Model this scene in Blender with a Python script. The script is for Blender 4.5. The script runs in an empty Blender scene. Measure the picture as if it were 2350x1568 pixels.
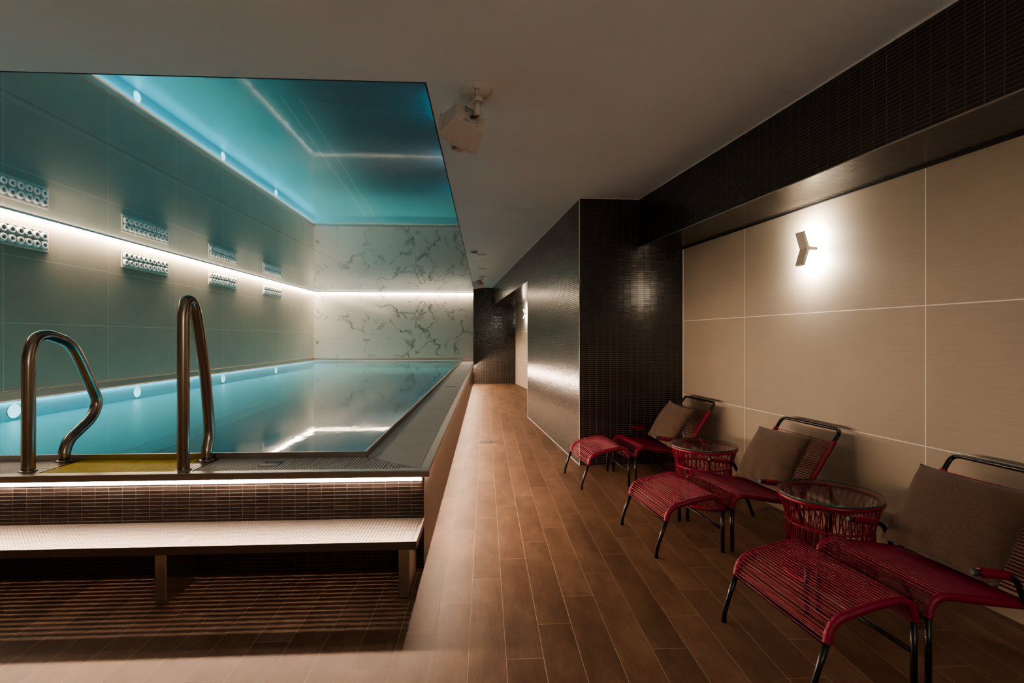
import bpy, math, random
from mathutils import Vector, Matrix
random.seed(7)
SC = bpy.context.scene
COL = SC.collection
PI = math.pi
H = 2.666            # ceiling height
WT = 0.578           # water level

# ------------------------------------------------------------------ node helpers
def newmat(name):
    m = bpy.data.materials.new(name); m.use_nodes = True
    nt = m.node_tree; nt.nodes.clear()
    out = nt.nodes.new('ShaderNodeOutputMaterial')
    return m, nt, out
def N(nt, typ, **kw):
    n = nt.nodes.new(typ)
    for k, v in kw.items():
        if k in n.inputs: n.inputs[k].default_value = v
        else: setattr(n, k, v)
    return n
def math_(nt, op, a, b=None, c=None):
    n = nt.nodes.new('ShaderNodeMath'); n.operation = op
    for i, v in enumerate((a, b, c)):
        if v is None: continue
        if isinstance(v, (int, float)): n.inputs[i].default_value = v
        else: nt.links.new(v, n.inputs[i])
    return n.outputs[0]
def mixc(nt, fac, a, b, mode='MIX'):
    n = nt.nodes.new('ShaderNodeMix'); n.data_type = 'RGBA'; n.blend_type = mode
    for i, v in ((0, fac), (6, a), (7, b)):
        if isinstance(v, (int, float)): n.inputs[i].default_value = v
        elif isinstance(v, tuple): n.inputs[i].default_value = v + (1,) if len(v) == 3 else v
        else: nt.links.new(v, n.inputs[i])
    return n.outputs[2]
def ramp(nt, fac, stops):
    n = nt.nodes.new('ShaderNodeValToRGB'); e = n.color_ramp.elements
    while len(e) < len(stops): e.new(0.5)
    for i, (p, c) in enumerate(stops):
        e[i].position = p; e[i].color = c if len(c) == 4 else tuple(c) + (1,)
    nt.links.new(fac, n.inputs[0]); return n.outputs[0]
def bsdf(nt, out, color=None, rough=0.5, metal=0.0, spec=0.5, normal=None, coat=0.0, coat_rough=0.1):
    b = nt.nodes.new('ShaderNodeBsdfPrincipled')
    if color is not None:
        if isinstance(color, tuple): b.inputs['Base Color'].default_value = tuple(color) + (1,)
        else: nt.links.new(color, b.inputs['Base Color'])
    if isinstance(rough, (int, float)): b.inputs['Roughness'].default_value = rough
    else: nt.links.new(rough, b.inputs['Roughness'])
    b.inputs['Metallic'].default_value = metal
    b.inputs['Specular IOR Level'].default_value = spec
    b.inputs['Coat Weight'].default_value = coat; b.inputs['Coat Roughness'].default_value = coat_rough
    if normal is not None: nt.links.new(normal, b.inputs['Normal'])
    nt.links.new(b.outputs[0], out.inputs[0]); return b
def bump(nt, height, strength=0.5, dist=0.001, normal=None):
    n = N(nt, 'ShaderNodeBump', Strength=strength, Distance=dist)
    nt.links.new(height, n.inputs['Height'])
    if normal is not None: nt.links.new(normal, n.inputs['Normal'])
    return n.outputs[0]
def plain(name, color, rough=0.5, metal=0.0, spec=0.5, noise=0.0, nscale=30, bumps=0.0, bscale=200, coat=0.0):
    m, nt, out = newmat(name)
    tc = N(nt, 'ShaderNodeTexCoord')
    col = tuple(color)
    if noise:
        nz = N(nt, 'ShaderNodeTexNoise', Scale=nscale, Detail=4.0)
        nt.links.new(tc.outputs['Object'], nz.inputs['Vector'])
        c = ramp(nt, nz.outputs['Fac'], [(0.3, tuple(max(0, v * (1 - noise)) for v in color)), (0.7, tuple(v * (1 + noise) for v in color))])
        col = c
    nm = None
    if bumps:
        n2 = N(nt, 'ShaderNodeTexNoise', Scale=bscale, Detail=3.0)
        nt.links.new(tc.outputs['Object'], n2.inputs['Vector'])
        nm = bump(nt, n2.outputs['Fac'], bumps, 0.001)
    bsdf(nt, out, col, rough, metal, spec, nm, coat)
    return m
def emis(name, color, strength):
    m, nt, out = newmat(name)
    e = N(nt, 'ShaderNodeEmission', Strength=strength); e.inputs[0].default_value = tuple(color) + (1,)
    nt.links.new(e.outputs[0], out.inputs[0]); return m

def mosaic(name, c1, c2, grout, rough=0.22, tilt=0.03, spec=0.6):
    m, nt, out = newmat(name)
    uv = N(nt, 'ShaderNodeUVMap'); uv.uv_map = 'UVMap'
    bt = N(nt, 'ShaderNodeTexBrick', offset=0.0, offset_frequency=2, squash=1.0, Scale=1.0)
    bt.inputs['Brick Width'].default_value = .0695; bt.inputs['Row Height'].default_value = .0199
    bt.inputs['Mortar Size'].default_value = .0014; bt.inputs['Mortar Smooth'].default_value = .15
    bt.inputs['Color1'].default_value = c1 + (1,); bt.inputs['Color2'].default_value = c2 + (1,)
    bt.inputs['Mortar'].default_value = grout + (1,)
    nt.links.new(uv.outputs[0], bt.inputs['Vector'])
    # every tile sits at a slightly different tilt
    dv = N(nt, 'ShaderNodeVectorMath', operation='DIVIDE'); dv.inputs[1].default_value = (.0695, .0199, 1)
    nt.links.new(uv.outputs[0], dv.inputs[0])
    fl = N(nt, 'ShaderNodeVectorMath', operation='FLOOR'); nt.links.new(dv.outputs[0], fl.inputs[0])
    wn = N(nt, 'ShaderNodeTexWhiteNoise', noise_dimensions='2D'); nt.links.new(fl.outputs[0], wn.inputs['Vector'])
    sb = N(nt, 'ShaderNodeVectorMath', operation='SUBTRACT'); sb.inputs[1].default_value = (.5, .5, .5)
    nt.links.new(wn.outputs['Color'], sb.inputs[0])
    sc = N(nt, 'ShaderNodeVectorMath', operation='SCALE'); sc.inputs['Scale'].default_value = tilt
    nt.links.new(sb.outputs[0], sc.inputs[0])
    ge = N(nt, 'ShaderNodeNewGeometry')
    ad = N(nt, 'ShaderNodeVectorMath', operation='ADD'); nt.links.new(ge.outputs['Normal'], ad.inputs[0]); nt.links.new(sc.outputs[0], ad.inputs[1])
    no = N(nt, 'ShaderNodeVectorMath', operation='NORMALIZE'); nt.links.new(ad.outputs[0], no.inputs[0])
    inv = math_(nt, 'SUBTRACT', 1.0, bt.outputs['Fac'])
    nm = bump(nt, inv, .8, .0015, no.outputs[0])
    rg = math_(nt, 'MULTIPLY_ADD', bt.outputs['Fac'], .5, rough)
    bsdf(nt, out, bt.outputs['Color'], rg, 0, spec, nm)
    return m

def bigtile(name, base, grout, bw, bh, mortar, rough=.5, streak=.06, spec=.4):
    m, nt, out = newmat(name)
    uv = N(nt, 'ShaderNodeUVMap'); uv.uv_map = 'UVMap'
    bt = N(nt, 'ShaderNodeTexBrick', offset=0.0, squash=1.0, Scale=1.0)
    bt.inputs['Brick Width'].default_value = bw; bt.inputs['Row Height'].default_value = bh
    bt.inputs['Mortar Size'].default_value = mortar; bt.inputs['Mortar Smooth'].default_value = .1
    nt.links.new(uv.outputs[0], bt.inputs['Vector'])
    mp = N(nt, 'ShaderNodeMapping'); mp.inputs['Scale'].default_value = (4, 160, 1)
    nt.links.new(uv.outputs[0], mp.inputs[0])
    n1 = N(nt, 'ShaderNodeTexNoise', Scale=1.0, Detail=5.0, Roughness=.7); nt.links.new(mp.outputs[0], n1.inputs['Vector'])
    n2 = N(nt, 'ShaderNodeTexNoise', Scale=2.2, Detail=3.0); nt.links.new(uv.outputs[0], n2.inputs['Vector'])
    c1 = ramp(nt, n1.outputs['Fac'], [(.3, tuple(v * (1 - streak) for v in base)), (.7, tuple(v * (1 + streak) for v in base))])
    c2 = ramp(nt, n2.outputs['Fac'], [(.3, (.93, .93, .93)), (.7, (1.04, 1.03, 1.0))])
    c = mixc(nt, 1.0, c1, c2, 'MULTIPLY')
    c = mixc(nt, bt.outputs['Fac'], c, grout)
    nm = bump(nt, n1.outputs['Fac'], .25, .0006)
    bsdf(nt, out, c, rough, 0, spec, nm)
    return m

def wood_tiles(name):
    """brown wood-look porcelain boards, quarter-staggered, light grout"""
    m, nt, out = newmat(name)
    uv = N(nt, 'ShaderNodeUVMap'); uv.uv_map = 'UVMap'
    sp = N(nt, 'ShaderNodeSeparateXYZ'); nt.links.new(uv.outputs[0], sp.inputs[0])
    W, L = .1493, .9
    a = math_(nt, 'DIVIDE', math_(nt, 'ADD', sp.outputs[0], .068 + W * 40), W)
    row = math_(nt, 'FLOOR', a); fx = math_(nt, 'FRACT', a)
    b = math_(nt, 'DIVIDE', math_(nt, 'SUBTRACT', math_(nt, 'ADD', sp.outputs[1], 18.0), math_(nt, 'MULTIPLY', row, .2333)), L)
    b = math_(nt, 'SUBTRACT', b, .57)
    cl = math_(nt, 'FLOOR', b); fy = math_(nt, 'FRACT', b)
    dx = math_(nt, 'MULTIPLY', math_(nt, 'MINIMUM', fx, math_(nt, 'SUBTRACT', 1.0, fx)), W)
    dy = math_(nt, 'MULTIPLY', math_(nt, 'MINIMUM', fy, math_(nt, 'SUBTRACT', 1.0, fy)), L)
    d = math_(nt, 'MINIMUM', math_(nt, 'MULTIPLY', dx, 1.0), dy)
    g = N(nt, 'ShaderNodeMapRange'); g.inputs['From Min'].default_value = .0008; g.inputs['From Max'].default_value = .0016
    g.inputs['To Min'].default_value = 1; g.inputs['To Max'].default_value = 0
    nt.links.new(d, g.inputs[0]); grout = g.outputs[0]
    cid = N(nt, 'ShaderNodeCombineXYZ'); nt.links.new(row, cid.inputs[0]); nt.links.new(cl, cid.inputs[1])
    wn = N(nt, 'ShaderNodeTexWhiteNoise', noise_dimensions='2D'); nt.links.new(cid.outputs[0], wn.inputs['Vector'])
    off = N(nt, 'ShaderNodeVectorMath', operation='SCALE'); off.inputs['Scale'].default_value = 9.0; nt.links.new(wn.outputs['Color'], off.inputs[0])
    ad = N(nt, 'ShaderNodeVectorMath', operation='ADD'); nt.links.new(uv.outputs[0], ad.inputs[0]); nt.links.new(off.outputs[0], ad.inputs[1])
    mp = N(nt, 'ShaderNodeMapping'); mp.inputs['Scale'].default_value = (1, .10, 1); nt.links.new(ad.outputs[0], mp.inputs[0])
    gr = N(nt, 'ShaderNodeTexNoise', Scale=75.0, Detail=6.0, Roughness=.65, Distortion=1.2); nt.links.new(mp.outputs[0], gr.inputs['Vector'])
    mp2 = N(nt, 'ShaderNodeMapping'); mp2.inputs['Scale'].default_value = (1, .45, 1); nt.links.new(ad.outputs[0], mp2.inputs[0])
    bl = N(nt, 'ShaderNodeTexNoise', Scale=7.0, Detail=5.0, Roughness=.6); nt.links.new(mp2.outputs[0], bl.inputs['Vector'])
    c1 = ramp(nt, bl.outputs['Fac'], [(.25, (.125, .070, .046)), (.5, (.185, .107, .071)), (.78, (.26, .158, .107))])
    c2 = ramp(nt, gr.outputs['Fac'], [(.3, (.80, .79, .78)), (.6, (1.06, 1.05, 1.04))])
    c = mixc(nt, 1.0, c1, c2, 'MULTIPLY')
    pv = math_(nt, 'MULTIPLY_ADD', wn.outputs['Value'], .34, .80)
    hv = N(nt, 'ShaderNodeHueSaturation'); nt.links.new(c, hv.inputs['Color']); nt.links.new(pv, hv.inputs['Value'])
    # scattered pale cracks
    vo = N(nt, 'ShaderNodeTexVoronoi', feature='DISTANCE_TO_EDGE', Scale=4.0)
    nw = N(nt, 'ShaderNodeTexNoise', Scale=9.0, Detail=3.0); nt.links.new(ad.outputs[0], nw.inputs['Vector'])
    av = N(nt, 'ShaderNodeVectorMath', operation='MULTIPLY_ADD'); av.inputs[1].default_value = (.25, .25, .25)
    nt.links.new(nw.outputs['Color'], av.inputs[0]); nt.links.new(ad.outputs[0], av.inputs[2]); nt.links.new(av.outputs[0], vo.inputs['Vector'])
    ck = ramp(nt, vo.outputs['Distance'], [(0.0, (1, 1, 1)), (.012, (0, 0, 0))])
    msk = ramp(nt, bl.outputs['Fac'], [(.56, (0, 0, 0)), (.66, (.35, .35, .35))])
    ckm = mixc(nt, 1.0, ck, msk, 'MULTIPLY')
    c = mixc(nt, ckm, hv.outputs[0], (.30, .22, .17))
    c = mixc(nt, grout, c, (.42, .32, .25))
    ht = math_(nt, 'SUBTRACT', math_(nt, 'MULTIPLY', gr.outputs['Fac'], .5), math_(nt, 'MULTIPLY', grout, 1.0))
    nm = bump(nt, ht, .45, .0022)
    rr = math_(nt, 'MULTIPLY_ADD', gr.outputs['Fac'], .2, .40)
    bsdf(nt, out, c, rr, 0, .32, nm)
    return m

def marble(name):
    m, nt, out = newmat(name)
    uv = N(nt, 'ShaderNodeUVMap'); uv.uv_map = 'UVMap'
    bt = N(nt, 'ShaderNodeTexBrick', offset=0.0, squash=1.0, Scale=1.0)
    bt.inputs['Brick Width'].default_value = 1.165; bt.inputs['Row Height'].default_value = .58
    bt.inputs['Mortar Size'].default_value = .002; nt.links.new(uv.outputs[0], bt.inputs['Vector'])
    dv = N(nt, 'ShaderNodeVectorMath', operation='DIVIDE'); dv.inputs[1].default_value = (1.165, .58, 1); nt.links.new(uv.outputs[0], dv.inputs[0])
    fl = N(nt, 'ShaderNodeVectorMath', operation='FLOOR'); nt.links.new(dv.outputs[0], fl.inputs[0])
    wn = N(nt, 'ShaderNodeTexWhiteNoise', noise_dimensions='2D'); nt.links.new(fl.outputs[0], wn.inputs['Vector'])
    of = N(nt, 'ShaderNodeVectorMath', operation='SCALE'); of.inputs['Scale'].default_value = 7.0; nt.links.new(wn.outputs['Color'], of.inputs[0])
    ad = N(nt, 'ShaderNodeVectorMath', operation='ADD'); nt.links.new(uv.outputs[0], ad.inputs[0]); nt.links.new(of.outputs[0], ad.inputs[1])
    nw = N(nt, 'ShaderNodeTexNoise', Scale=2.2, Detail=6.0, Roughness=.6); nt.links.new(ad.outputs[0], nw.inputs['Vector'])
    av = N(nt, 'ShaderNodeVectorMath', operation='MULTIPLY_ADD'); av.inputs[1].default_value = (1.1, 1.1, 1.1)
    nt.links.new(nw.outputs['Color'], av.inputs[0]); nt.links.new(ad.outputs[0], av.inputs[2])
    vo = N(nt, 'ShaderNodeTexVoronoi', feature='DISTANCE_TO_EDGE', Scale=.95); nt.links.new(av.outputs[0], vo.inputs['Vector'])
    wm = N(nt, 'ShaderNodeTexNoise', Scale=1.9, Detail=2.0); nt.links.new(ad.outputs[0], wm.inputs['Vector'])
    wd = ramp(nt, wm.outputs['Fac'], [(.36, (0, 0, 0)), (.58, (1, 1, 1))])
    v1 = ramp(nt, vo.outputs['Distance'], [(0.0, (1, 1, 1)), (.014, (.45, .30, .30)), (.05, (0, 0, 0))])
    vm = mixc(nt, 1.0, v1, wd, 'MULTIPLY')
    c = mixc(nt, vm, (.47, .48, .46), (.07, .085, .085))
    c = mixc(nt, math_(nt, 'MULTIPLY', bt.outputs['Fac'], .55), c, (.30, .32, .31))
    bsdf(nt, out, c, .10, 0, .5)
    return m

def weave(name, color, rough=.85):
    m, nt, out = newmat(name)
    tc = N(nt, 'ShaderNodeTexCoord')
    w1 = N(nt, 'ShaderNodeTexWave', wave_type='BANDS', bands_direction='X', Scale=260.0, Distortion=1.0); nt.links.new(tc.outputs['Object'], w1.inputs['Vector'])
    w2 = N(nt, 'ShaderNodeTexWave', wave_type='BANDS', bands_direction='Y', Scale=260.0, Distortion=1.0); nt.links.new(tc.outputs['Object'], w2.inputs['Vector'])
    s = math_(nt, 'ADD', w1.outputs['Fac'], w2.outputs['Fac'])
    nz = N(nt, 'ShaderNodeTexNoise', Scale=120.0, Detail=4.0); nt.links.new(tc.outputs['Object'], nz.inputs['Vector'])
    c = ramp(nt, nz.outputs['Fac'], [(.3, tuple(v * .82 for v in color)), (.7, tuple(v * 1.15 for v in color))])
    nm = bump(nt, s, .3, .0006)
    b = bsdf(nt, out, c, rough, 0, .2, nm)
    b.inputs['Sheen Weight'].default_value = .25
    return m

def steel(name, color=(.50, .47, .43), rough=.32, sx=2, sy=220):
    m, nt, out = newmat(name)
    tc = N(nt, 'ShaderNodeTexCoord')
    mp = N(nt, 'ShaderNodeMapping'); mp.inputs['Scale'].default_value = (sx, sy, sy); nt.links.new(tc.outputs['Object'], mp.inputs[0])
    nz = N(nt, 'ShaderNodeTexNoise', Scale=1.0, Detail=3.0); nt.links.new(mp.outputs[0], nz.inputs['Vector'])
    r = math_(nt, 'MULTIPLY_ADD', nz.outputs['Fac'], .18, rough - .09)
    bsdf(nt, out, color, r, 1.0, .5)
    return m

def pool_floor(name):
    m, nt, out = newmat(name)
    uv = N(nt, 'ShaderNodeUVMap'); uv.uv_map = 'UVMap'
    sc = N(nt, 'ShaderNodeVectorMath', operation='SCALE'); sc.inputs['Scale'].default_value = 22.0; nt.links.new(uv.outputs[0], sc.inputs[0])
    vo = N(nt, 'ShaderNodeTexVoronoi', Scale=1.0, Randomness=0.0); nt.links.new(sc.outputs[0], vo.inputs['Vector'])
    dots = ramp(nt, vo.outputs['Distance'], [(.16, (1, 1, 1)), (.24, (0, 0, 0))])
    c = mixc(nt, dots, (.20, .58, .64), (.12, .40, .46))  # grey steel floor; cyan lamp light is put into both teal tones
    nm = bump(nt, dots, .3, .002)
    bsdf(nt, out, c, .35, .25, .5, nm)
    return m

def water(name):
    m, nt, out = newmat(name)
    tc = N(nt, 'ShaderNodeTexCoord')
    mp = N(nt, 'ShaderNodeMapping'); mp.inputs['Scale'].default_value = (1.0, 1.0, 1); nt.links.new(tc.outputs['Object'], mp.inputs[0])
    nz = N(nt, 'ShaderNodeTexNoise', Scale=3.2, Detail=3.0, Roughness=.5); nt.links.new(mp.outputs[0], nz.inputs['Vector'])
    nm = bump(nt, nz.outputs['Fac'], .10, .012)
    fr = N(nt, 'ShaderNodeFresnel', IOR=1.33); nt.links.new(nm, fr.inputs['Normal'])
    tr = N(nt, 'ShaderNodeBsdfTransparent'); tr.inputs[0].default_value = (.62, .90, .94, 1)
    gl = N(nt, 'ShaderNodeBsdfGlossy', Roughness=.035); gl.inputs[0].default_value = (.95, .97, 1, 1); nt.links.new(nm, gl.inputs['Normal'])
    mx = N(nt, 'ShaderNodeMixShader'); nt.links.new(fr.outputs[0], mx.inputs[0]); nt.links.new(tr.outputs[0], mx.inputs[1]); nt.links.new(gl.outputs[0], mx.inputs[2])
    nt.links.new(mx.outputs[0], out.inputs[0]); return m

def film(name):
    """glossy stretched ceiling film"""
    m, nt, out = newmat(name)
    tc = N(nt, 'ShaderNodeTexCoord')
    nz = N(nt, 'ShaderNodeTexNoise', Scale=.55, Detail=1.0); nt.links.new(tc.outputs['Object'], nz.inputs['Vector'])
    nm = bump(nt, nz.outputs['Fac'], .05, .02)
    df = N(nt, 'ShaderNodeBsdfDiffuse'); df.inputs[0].default_value = (.30, .44, .52, 1)  # white film; the pool's cyan light is tinted into this diffuse colour
    gl = N(nt, 'ShaderNodeBsdfGlossy', Roughness=.03); gl.inputs[0].default_value = (.86, .93, .98, 1); nt.links.new(nm, gl.inputs['Normal'])
    lw = N(nt, 'ShaderNodeLayerWeight', Blend=.35)
    f = math_(nt, 'MULTIPLY_ADD', lw.outputs['Facing'], .42, .38)
    mx = N(nt, 'ShaderNodeMixShader'); nt.links.new(f, mx.inputs[0]); nt.links.new(df.outputs[0], mx.inputs[1]); nt.links.new(gl.outputs[0], mx.inputs[2])
    nt.links.new(mx.outputs[0], out.inputs[0]); return m

def thin_glass(name):
    m, nt, out = newmat(name)
    lw = N(nt, 'ShaderNodeLayerWeight', Blend=.5)
    tr = N(nt, 'ShaderNodeBsdfTransparent'); tr.inputs[0].default_value = (.93, .96, .95, 1)
    gl = N(nt, 'ShaderNodeBsdfGlossy', Roughness=.01)
    f = math_(nt, 'MULTIPLY_ADD', math_(nt, 'POWER', lw.outputs['Facing'], 4.0), .9, .06)
    mx = N(nt, 'ShaderNodeMixShader'); nt.links.new(f, mx.inputs[0]); nt.links.new(tr.outputs[0], mx.inputs[1]); nt.links.new(gl.outputs[0], mx.inputs[2])
    nt.links.new(mx.outputs[0], out.inputs[0]); return m

M = {}
M['mosaic'] = mosaic('dark_mosaic', (.012, .009, .0075), (.026, .019, .015), (.12, .10, .088), rough=.2, spec=.8)
M['mosaic_pool'] = mosaic('brown_mosaic', (.022, .016, .014), (.042, .031, .027), (.13, .10, .085), rough=.34, tilt=.02)
M['beige'] = bigtile('beige_wall_tile', (.43, .37, .30), (.92, .86, .80), 1.503, .745, .0030)
M['sage'] = bigtile('grey_wall_tile', (.36, .355, .31), (.62, .64, .58), 1.51, .745, .0028, rough=.42)
M['floor'] = wood_tiles('wood_look_tiles')
M['marble'] = marble('white_marble')
M['ceil'] = plain('ceiling_paint', (.84, .90, .94), .75, noise=.03, nscale=1.5)
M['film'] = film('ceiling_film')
M['white'] = plain('white_trim', (.75, .73, .70), .5)
M['dark'] = plain('dark_gap', (.02, .02, .022), .6)
M['steel'] = steel('brushed_steel')
M['rail'] = steel('rail_steel', (.42, .37, .31), .24)
M['slat'] = plain('grating_plastic', (.62, .61, .61), .5, noise=.05)
M['slat_y'] = plain('yellow_grating', (.85, .66, .02), .5, noise=.08)
M['channel'] = plain('channel_cover', (.62, .62, .63), .55, noise=.05, nscale=4)
M['black'] = plain('black_void', (.012, .012, .013), .7)
M['navy'] = plain('navy_tile', (.03, .045, .10), .4)
M['poolwall'] = plain('pool_side_steel', (.45, .82, .88), .4)
M['poolfloor'] = pool_floor('pool_floor')
M['line'] = plain('lane_line', (.85, .95, .95), .4)
M['water'] = water('pool_water')
M['glass'] = thin_glass('table_glass')
M['edge'] = plain('glass_edge', (.02, .16, .10), .15, spec=.8)
M['tube'] = plain('black_tube', (.012, .012, .013), .28, spec=.6)
M['cord'] = plain('red_cord', (.34, .012, .060), .35, spec=.55)
M['cord2'] = plain('red_cord_wrap', (.29, .009, .046), .34, spec=.6)
M['cap'] = plain('black_cap', (.05, .05, .052), .5)
M['taupe'] = weave('taupe_linen', (.125, .080, .060))
M['plastic'] = plain('white_plastic', (.62, .57, .53), .45)
M['cream'] = plain('cream_frame', (.70, .67, .58), .45)
M['nozzle'] = plain('white_nozzle', (.80, .82, .82), .35)
M['hole'] = plain('nozzle_hole', (.10, .08, .065), .6)
M['led'] = emis('led_warm', (1.0, .72, .51), 370.0)
M['led_c'] = emis('led_cove', (1.0, .72, .50), 620.0)
M['lamp'] = emis('sconce_lamp', (1.0, .86, .68), 650.0)
M['uw'] = emis('underwater_lamp', (.45, .92, 1.0), 4.0)
M['uw2'] = emis('underwater_fill_bar', (.20, .78, 1.0), 6.0)
M['uw3'] = emis('underwater_fill_strip', (.26, .80, 1.0), 18.0)
M['letters'] = plain('white_letters', (.85, .85, .85), .5)
M['sconce'] = plain('sconce_body', (.62, .58, .52), .5)

# ------------------------------------------------------------------ mesh helpers
class MB:
    def __init__(s): s.v = []; s.f = []; s.m = []; s.sm = []
    def add(s, vs, fs, mi=0, smooth=False):
        o = len(s.v); s.v += [tuple(p) for p in vs]
        for f in fs: s.f.append(tuple(o + i for i in f)); s.m.append(mi); s.sm.append(smooth)
    def box(s, x0, x1, y0, y1, z0, z1, mi=0):
        v = [(x, y, z) for z in (z0, z1) for y in (y0, y1) for x in (x0, x1)]
        s.add(v, [(0, 2, 3, 1), (4, 5, 7, 6), (0, 1, 5, 4), (2, 6, 7, 3), (0, 4, 6, 2), (1, 3, 7, 5)], mi)
    def prism(s, poly, z0, z1, mi=0):
        n = len(poly)
        area = sum(poly[i][0] * poly[(i + 1) % n][1] - poly[(i + 1) % n][0] * poly[i][1] for i in range(n))
        if area < 0: poly = poly[::-1]
        v = [(x, y, z0) for x, y in poly] + [(x, y, z1) for x, y in poly]
        fs = [tuple(range(n))[::-1], tuple(range(n, 2 * n))] + [(i, (i + 1) % n, n + (i + 1) % n, n + i) for i in range(n)]
        s.add(v, fs, mi)
    def extrude(s, prof, origin, ax, ay, az, w, mi=0):
        """prof: list of (a,b) in plane ax, ay; extruded by w along az"""
        n = len(prof); o = Vector(origin); ax, ay, az = Vector(ax), Vector(ay), Vector(az)
        v = [o + ax * a + ay * b for a, b in prof] + [o + ax * a + ay * b + az * w for a, b in prof]
        fs = [tuple(range(n))[::-1], tuple(range(n, 2 * n))] + [(i, (i + 1) % n, n + (i + 1) % n, n + i) for i in range(n)]
        s.add(v, fs, mi)
    def tube(s, pts, r, n=10, mi=0, cap=True, closed=False, rf=None):
        pts = [Vector(p) for p in pts]; k = len(pts)
        tang = []
        for i in range(k):
            if closed: t = pts[(i + 1) % k] - pts[i - 1]
            else: t = pts[min(i + 1, k - 1)] - pts[max(i - 1, 0)]
            tang.append(t.normalized())
        up = Vector((0, 0, 1)) if abs(tang[0].z) < .9 else Vector((1, 0, 0))
        nr = (up - tang[0] * up.dot(tang[0])).normalized()
        vs = []
        for i in range(k):
            nr = (nr - tang[i] * nr.dot(tang[i])).normalized(); bi = tang[i].cross(nr)
            rr = rf(i) if rf else r
            for j in range(n):
                a = 2 * PI * j / n
                vs.append(pts[i] + (nr * math.cos(a) + bi * math.sin(a)) * rr)
        fs = []
        for i in range(k if closed else k - 1):
            for j in range(n):
                a, b = i * n + j, i * n + (j + 1) % n
                c, d = ((i + 1) % k) * n + (j + 1) % n, ((i + 1) % k) * n + j
                fs.append((a, b, c, d))
        s.add(vs, fs, mi, True)
        if cap and not closed:
            o = len(s.v) - len(vs)
            s.f.append(tuple(o + j for j in range(n))[::-1]); s.m.append(mi); s.sm.append(False)
            s.f.append(tuple(o + (k - 1) * n + j for j in range(n))); s.m.append(mi); s.sm.append(False)
    def lathe(s, prof, c=(0, 0, 0), n=32, mi=0, smooth=True, axis='z'):
        vs = []
        for r, z in prof:
            for j in range(n):
                a = 2 * PI * j / n
                if axis == 'z': vs.append((c[0] + r * math.cos(a), c[1] + r * math.sin(a), c[2] + z))
                else: vs.append((c[0] + z, c[1] + r * math.cos(a), c[2] + r * math.sin(a)))
        fs = []
        for i in range(len(prof) - 1):
            for j in range(n):
                fs.append((i * n + j, i * n + (j + 1) % n, (i + 1) * n + (j + 1) % n, (i + 1) * n + j))
        s.add(vs, fs, mi, smooth)
    def build(s, name, mats, parent=None, uvf=None, bevel=0):
        me = bpy.data.meshes.new(name); me.from_pydata(s.v, [], s.f)
        if not isinstance(mats, (list, tuple)): mats = [mats]
        for m in mats: me.materials.append(m)
        me.polygons.foreach_set('material_index', s.m); me.polygons.foreach_set('use_smooth', s.sm)
        me.update()
        if uvf is not None:
            uvl = me.uv_layers.new(name='UVMap')
            for p in me.polygons:
                for li in p.loop_indices:
                    uvl.data[li].uv = uvf(me.vertices[me.loops[li].vertex_index].co, p.normal)
        o = bpy.data.objects.new(name, me); COL.objects.link(o)
        if parent: o.parent = parent
        if bevel:
            b = o.modifiers.new('bev', 'BEVEL'); b.width = bevel; b.segments = 2; b.limit_method = 'ANGLE'; b.angle_limit = .8
        return o
def uvbox(ou=0.0, ov=0.0, tang=None):
    def f(p, n):
        if abs(n.z) > .7:
            if tang: return (p.x * tang[0] + p.y * tang[1] - ou, p.x * -tang[1] + p.y * tang[0])
            return (p.x, p.y)
        if tang and abs(n.x * tang[0] + n.y * tang[1]) < .3: u = p.x * tang[0] + p.y * tang[1]
        elif abs(n.y) > abs(n.x): u = p.x
        else: u = p.y
        return (u - ou, p.z - ov)
    return f
def fillet(pts, r, seg=6):
    pts = [Vector(p) for p in pts]; out = [pts[0]]
    for i in range(1, len(pts) - 1):
        a, b, c = pts[i - 1], pts[i], pts[i + 1]
        d = min(r, (a - b).length * .49, (c - b).length * .49)
        p, q = b + (a - b).normalized() * d, b + (c - b).normalized() * d
        for k in range(seg + 1):
            t = k / seg; out.append(p * (1 - t) ** 2 + b * 2 * t * (1 - t) + q * t * t)
    out.append(pts[-1]); return out
def resample(pts, step):
    pts = [Vector(p) for p in pts]; out = [pts[0].copy()]; acc = 0.0
    for a, b in zip(pts, pts[1:]):
        L = (b - a).length
        if L < 1e-9: continue
        d = step - acc
        while d <= L + 1e-9:
            out.append(a.lerp(b, d / L)); d += step
        acc = L - (d - step)
    return out
def tag(o, label=None, cat=None, group=None, kind=None):
    if label: o['label'] = label
    if cat: o['category'] = cat
    if group: o['group'] = group
    if kind: o['kind'] = kind
    return o
def empty(name, loc=(0, 0, 0), rz=0.0):
    o = bpy.data.objects.new(name, None); COL.objects.link(o); o.empty_display_size = .1
    o.location = loc; o.rotation_euler = (0, 0, rz); return o
def copy_tree(o, parent=None):
    c = o.copy(); COL.objects.link(c)
    if parent: c.parent = parent
    for ch in [x for x in bpy.data.objects if x.parent == o]: copy_tree(ch, c)
    return c
def struct(o): o['kind'] = 'structure'; return o

# ------------------------------------------------------------------ room shell
K = .13                                   # right wall leans away from the pool axis
wallx = lambda y: 2.002 - K * (y - 4.99)
TL = math.hypot(1, K); TW = (-K / TL, 1 / TL)     # wall tangent (towards the far end)
NW = (-1 / TL, -K / TL)                           # wall normal into the room
Y0, YF, YB = -2.6, 13.95, 15.47
XL = -5.195

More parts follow.
